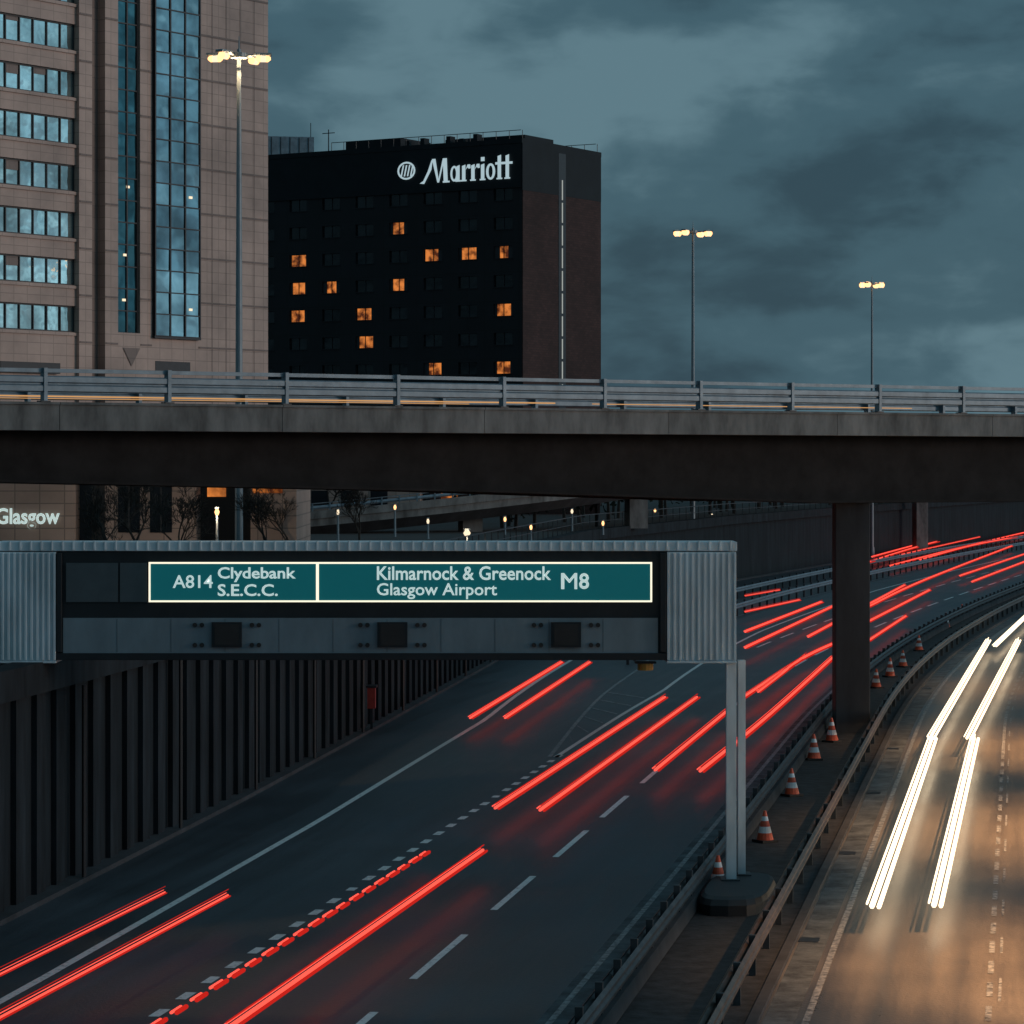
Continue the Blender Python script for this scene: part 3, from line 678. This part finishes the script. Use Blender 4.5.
# ---------------------------------------------------------------- bare trees
def bare_tree(x,y,z,h,seed):
    rnd=random.Random(seed); m=MB()
    def br(p,d,l,r,dep):
        n=3; pts=[p]; dd=d.copy(); rs=[r]
        for i in range(n):
            dd=(dd+Vector((rnd.uniform(-.18,.18),rnd.uniform(-.18,.18),rnd.uniform(-.02,.14)))).normalized(); p=p+dd*l/n; pts.append(p); rs.append(r*(1-.3*(i+1)/n))
        m.tube(pts,rs,'bark',5 if dep<3 else 3,False)
        if dep>=6: return
        for i in range(rnd.choice((3,3,4) if dep<3 else (2,3,3))):
            a=rnd.uniform(0,6.28); t=rnd.uniform(.35,.85)
            e1=dd.orthogonal().normalized(); e2=dd.cross(e1); nd=(dd*math.cos(t)+(e1*math.cos(a)+e2*math.sin(a))*math.sin(t)).normalized(); nd.z+=.12; nd.normalize()
            br(pts[rnd.choice((-1,-1,-2))],nd,l*rnd.uniform(.62,.85),max(r*.58,.012),dep+1)
    br(Vector((0,0,0)),Vector((0,0,1)),h*.26,h*.018,0); m.obj('bare_tree',loc=(x,y,z))
for i,(u,Y,h) in enumerate(((112,122,4.8),(140,126,5.2),(176,121,4.5),(268,128,4.6),(292,140,4.6),(360,160,4.5),(330,230,6))):
    bare_tree(W(u,0,Y).x,Y,ZT-.1,h,i+3)
def treeline():
    rnd=random.Random(5); m=MB()
    def clump(x,Y,z,rr,hz,n):
        for q_ in range(n):
            t=Vector((rnd.gauss(0,1),rnd.gauss(0,1),rnd.gauss(0,1))); t.normalize(); t*=rnd.uniform(.4,1)**.5
            c=Vector((x+t.x*rr,Y+t.y*rr,z+t.z*hz)); s_=rnd.uniform(.15,.45)
            m.poly([c+Vector((rnd.uniform(-s_,s_),rnd.uniform(-s_,s_),rnd.uniform(-s_,s_))) for _ in range(3)],'leaf')
    for k in range(120):
        Y=rnd.uniform(205,560); x=wallX(Y)-rnd.uniform(2,14); hz=rnd.uniform(3.,6.5)
        m.tube([(x,Y,ZT-.2),(x+rnd.uniform(-.3,.3),Y,ZT+hz*.6)],[.16,.06],'bark',5); clump(x,Y,ZT+hz*.6,rnd.uniform(1.5,3),hz*.45,60)
    m.obj('tree_line')
treeline()

# ---------------------------------------------------------------- world
wd_=bpy.data.worlds.new('World'); scene.world=wd_; wd_.use_nodes=True; nt=wd_.node_tree; N=nt.nodes; L=nt.links; N.clear()
out=N.new('ShaderNodeOutputWorld'); bg=N.new('ShaderNodeBackground'); L.new(bg.outputs[0],out.inputs[0])
sky=N.new('ShaderNodeTexSky'); sky.sky_type='NISHITA'; sky.sun_disc=False; sky.sun_elevation=math.radians(4); sky.sun_rotation=math.radians(101)
tc=N.new('ShaderNodeTexCoord')
def noise(sc,scale,det,rough,dist,loc=(0,0,0)):
    mp=N.new('ShaderNodeMapping'); mp.inputs['Scale'].default_value=sc; mp.inputs['Location'].default_value=loc; L.new(tc.outputs['Generated'],mp.inputs[0])
    n=N.new('ShaderNodeTexNoise'); n.inputs['Scale'].default_value=scale; n.inputs['Detail'].default_value=det; n.inputs['Roughness'].default_value=rough; n.inputs['Distortion'].default_value=dist; L.new(mp.outputs[0],n.inputs[0]); return n
n1=noise((1,1,2.4),8.,5,.45,.15,(.3,.1,.35)); n2=noise((1,1,2.2),24,6,.52,.25)
ad=N.new('ShaderNodeMath'); ad.operation='MULTIPLY_ADD'; L.new(n2.outputs[0],ad.inputs[0]); ad.inputs[1].default_value=.40; L.new(n1.outputs[0],ad.inputs[2])
r=N.new('ShaderNodeValToRGB'); cr_=r.color_ramp; cr_.interpolation='EASE'
cr_.elements[0].position=.54; cr_.elements[0].color=(.027,.063,.090,1); cr_.elements[1].position=.86; cr_.elements[1].color=(.105,.192,.236,1)
e_=cr_.elements.new(.69); e_.color=(.049,.108,.144,1)
L.new(ad.outputs[0],r.inputs[0])
vm=N.new('ShaderNodeVectorMath'); vm.operation='DOT_PRODUCT'; L.new(tc.outputs['Generated'],vm.inputs[0]); vm.inputs[1].default_value=Vector((1,-.05,.05)).normalized()
mr=N.new('ShaderNodeMapRange'); mr.inputs[1].default_value=.25; mr.inputs[2].default_value=1.; mr.inputs[3].default_value=1.; mr.inputs[4].default_value=4.0; L.new(vm.outputs['Value'],mr.inputs[0])
sc=N.new('ShaderNodeVectorMath'); sc.operation='SCALE'; L.new(r.outputs[0],sc.inputs[0]); L.new(mr.outputs[0],sc.inputs['Scale'])
s2=N.new('ShaderNodeVectorMath'); s2.operation='SCALE'; L.new(sky.outputs[0],s2.inputs[0]); s2.inputs['Scale'].default_value=.005
a3=N.new('ShaderNodeVectorMath'); a3.operation='ADD'; L.new(sc.outputs[0],a3.inputs[0]); L.new(s2.outputs[0],a3.inputs[1])
L.new(a3.outputs[0],bg.inputs[0]); bg.inputs[1].default_value=1.
sd=bpy.data.lights.new('sun','SUN'); sd.energy=.62; sd.angle=math.radians(14); sd.color=(1,.78,.66)
so_=bpy.data.objects.new('sun',sd); scene.collection.objects.link(so_); so_.rotation_euler=Vector((1,-.17,.15)).to_track_quat('Z','Y').to_euler()
# ---------------------------------------------------------------- camera
cd=bpy.data.cameras.new('camera'); cam=bpy.data.objects.new('camera',cd); scene.collection.objects.link(cam); scene.camera=cam
cd.sensor_width=36; cd.lens=F/1024*36; cd.shift_y=-(512-HV)/1024; cd.clip_end=9000; cd.clip_start=.5
cam.location=(0,0,H); cam.rotation_euler=(math.pi/2,0,0)
scene.view_settings.view_transform='Standard'; scene.view_settings.look='None'; scene.view_settings.exposure=0
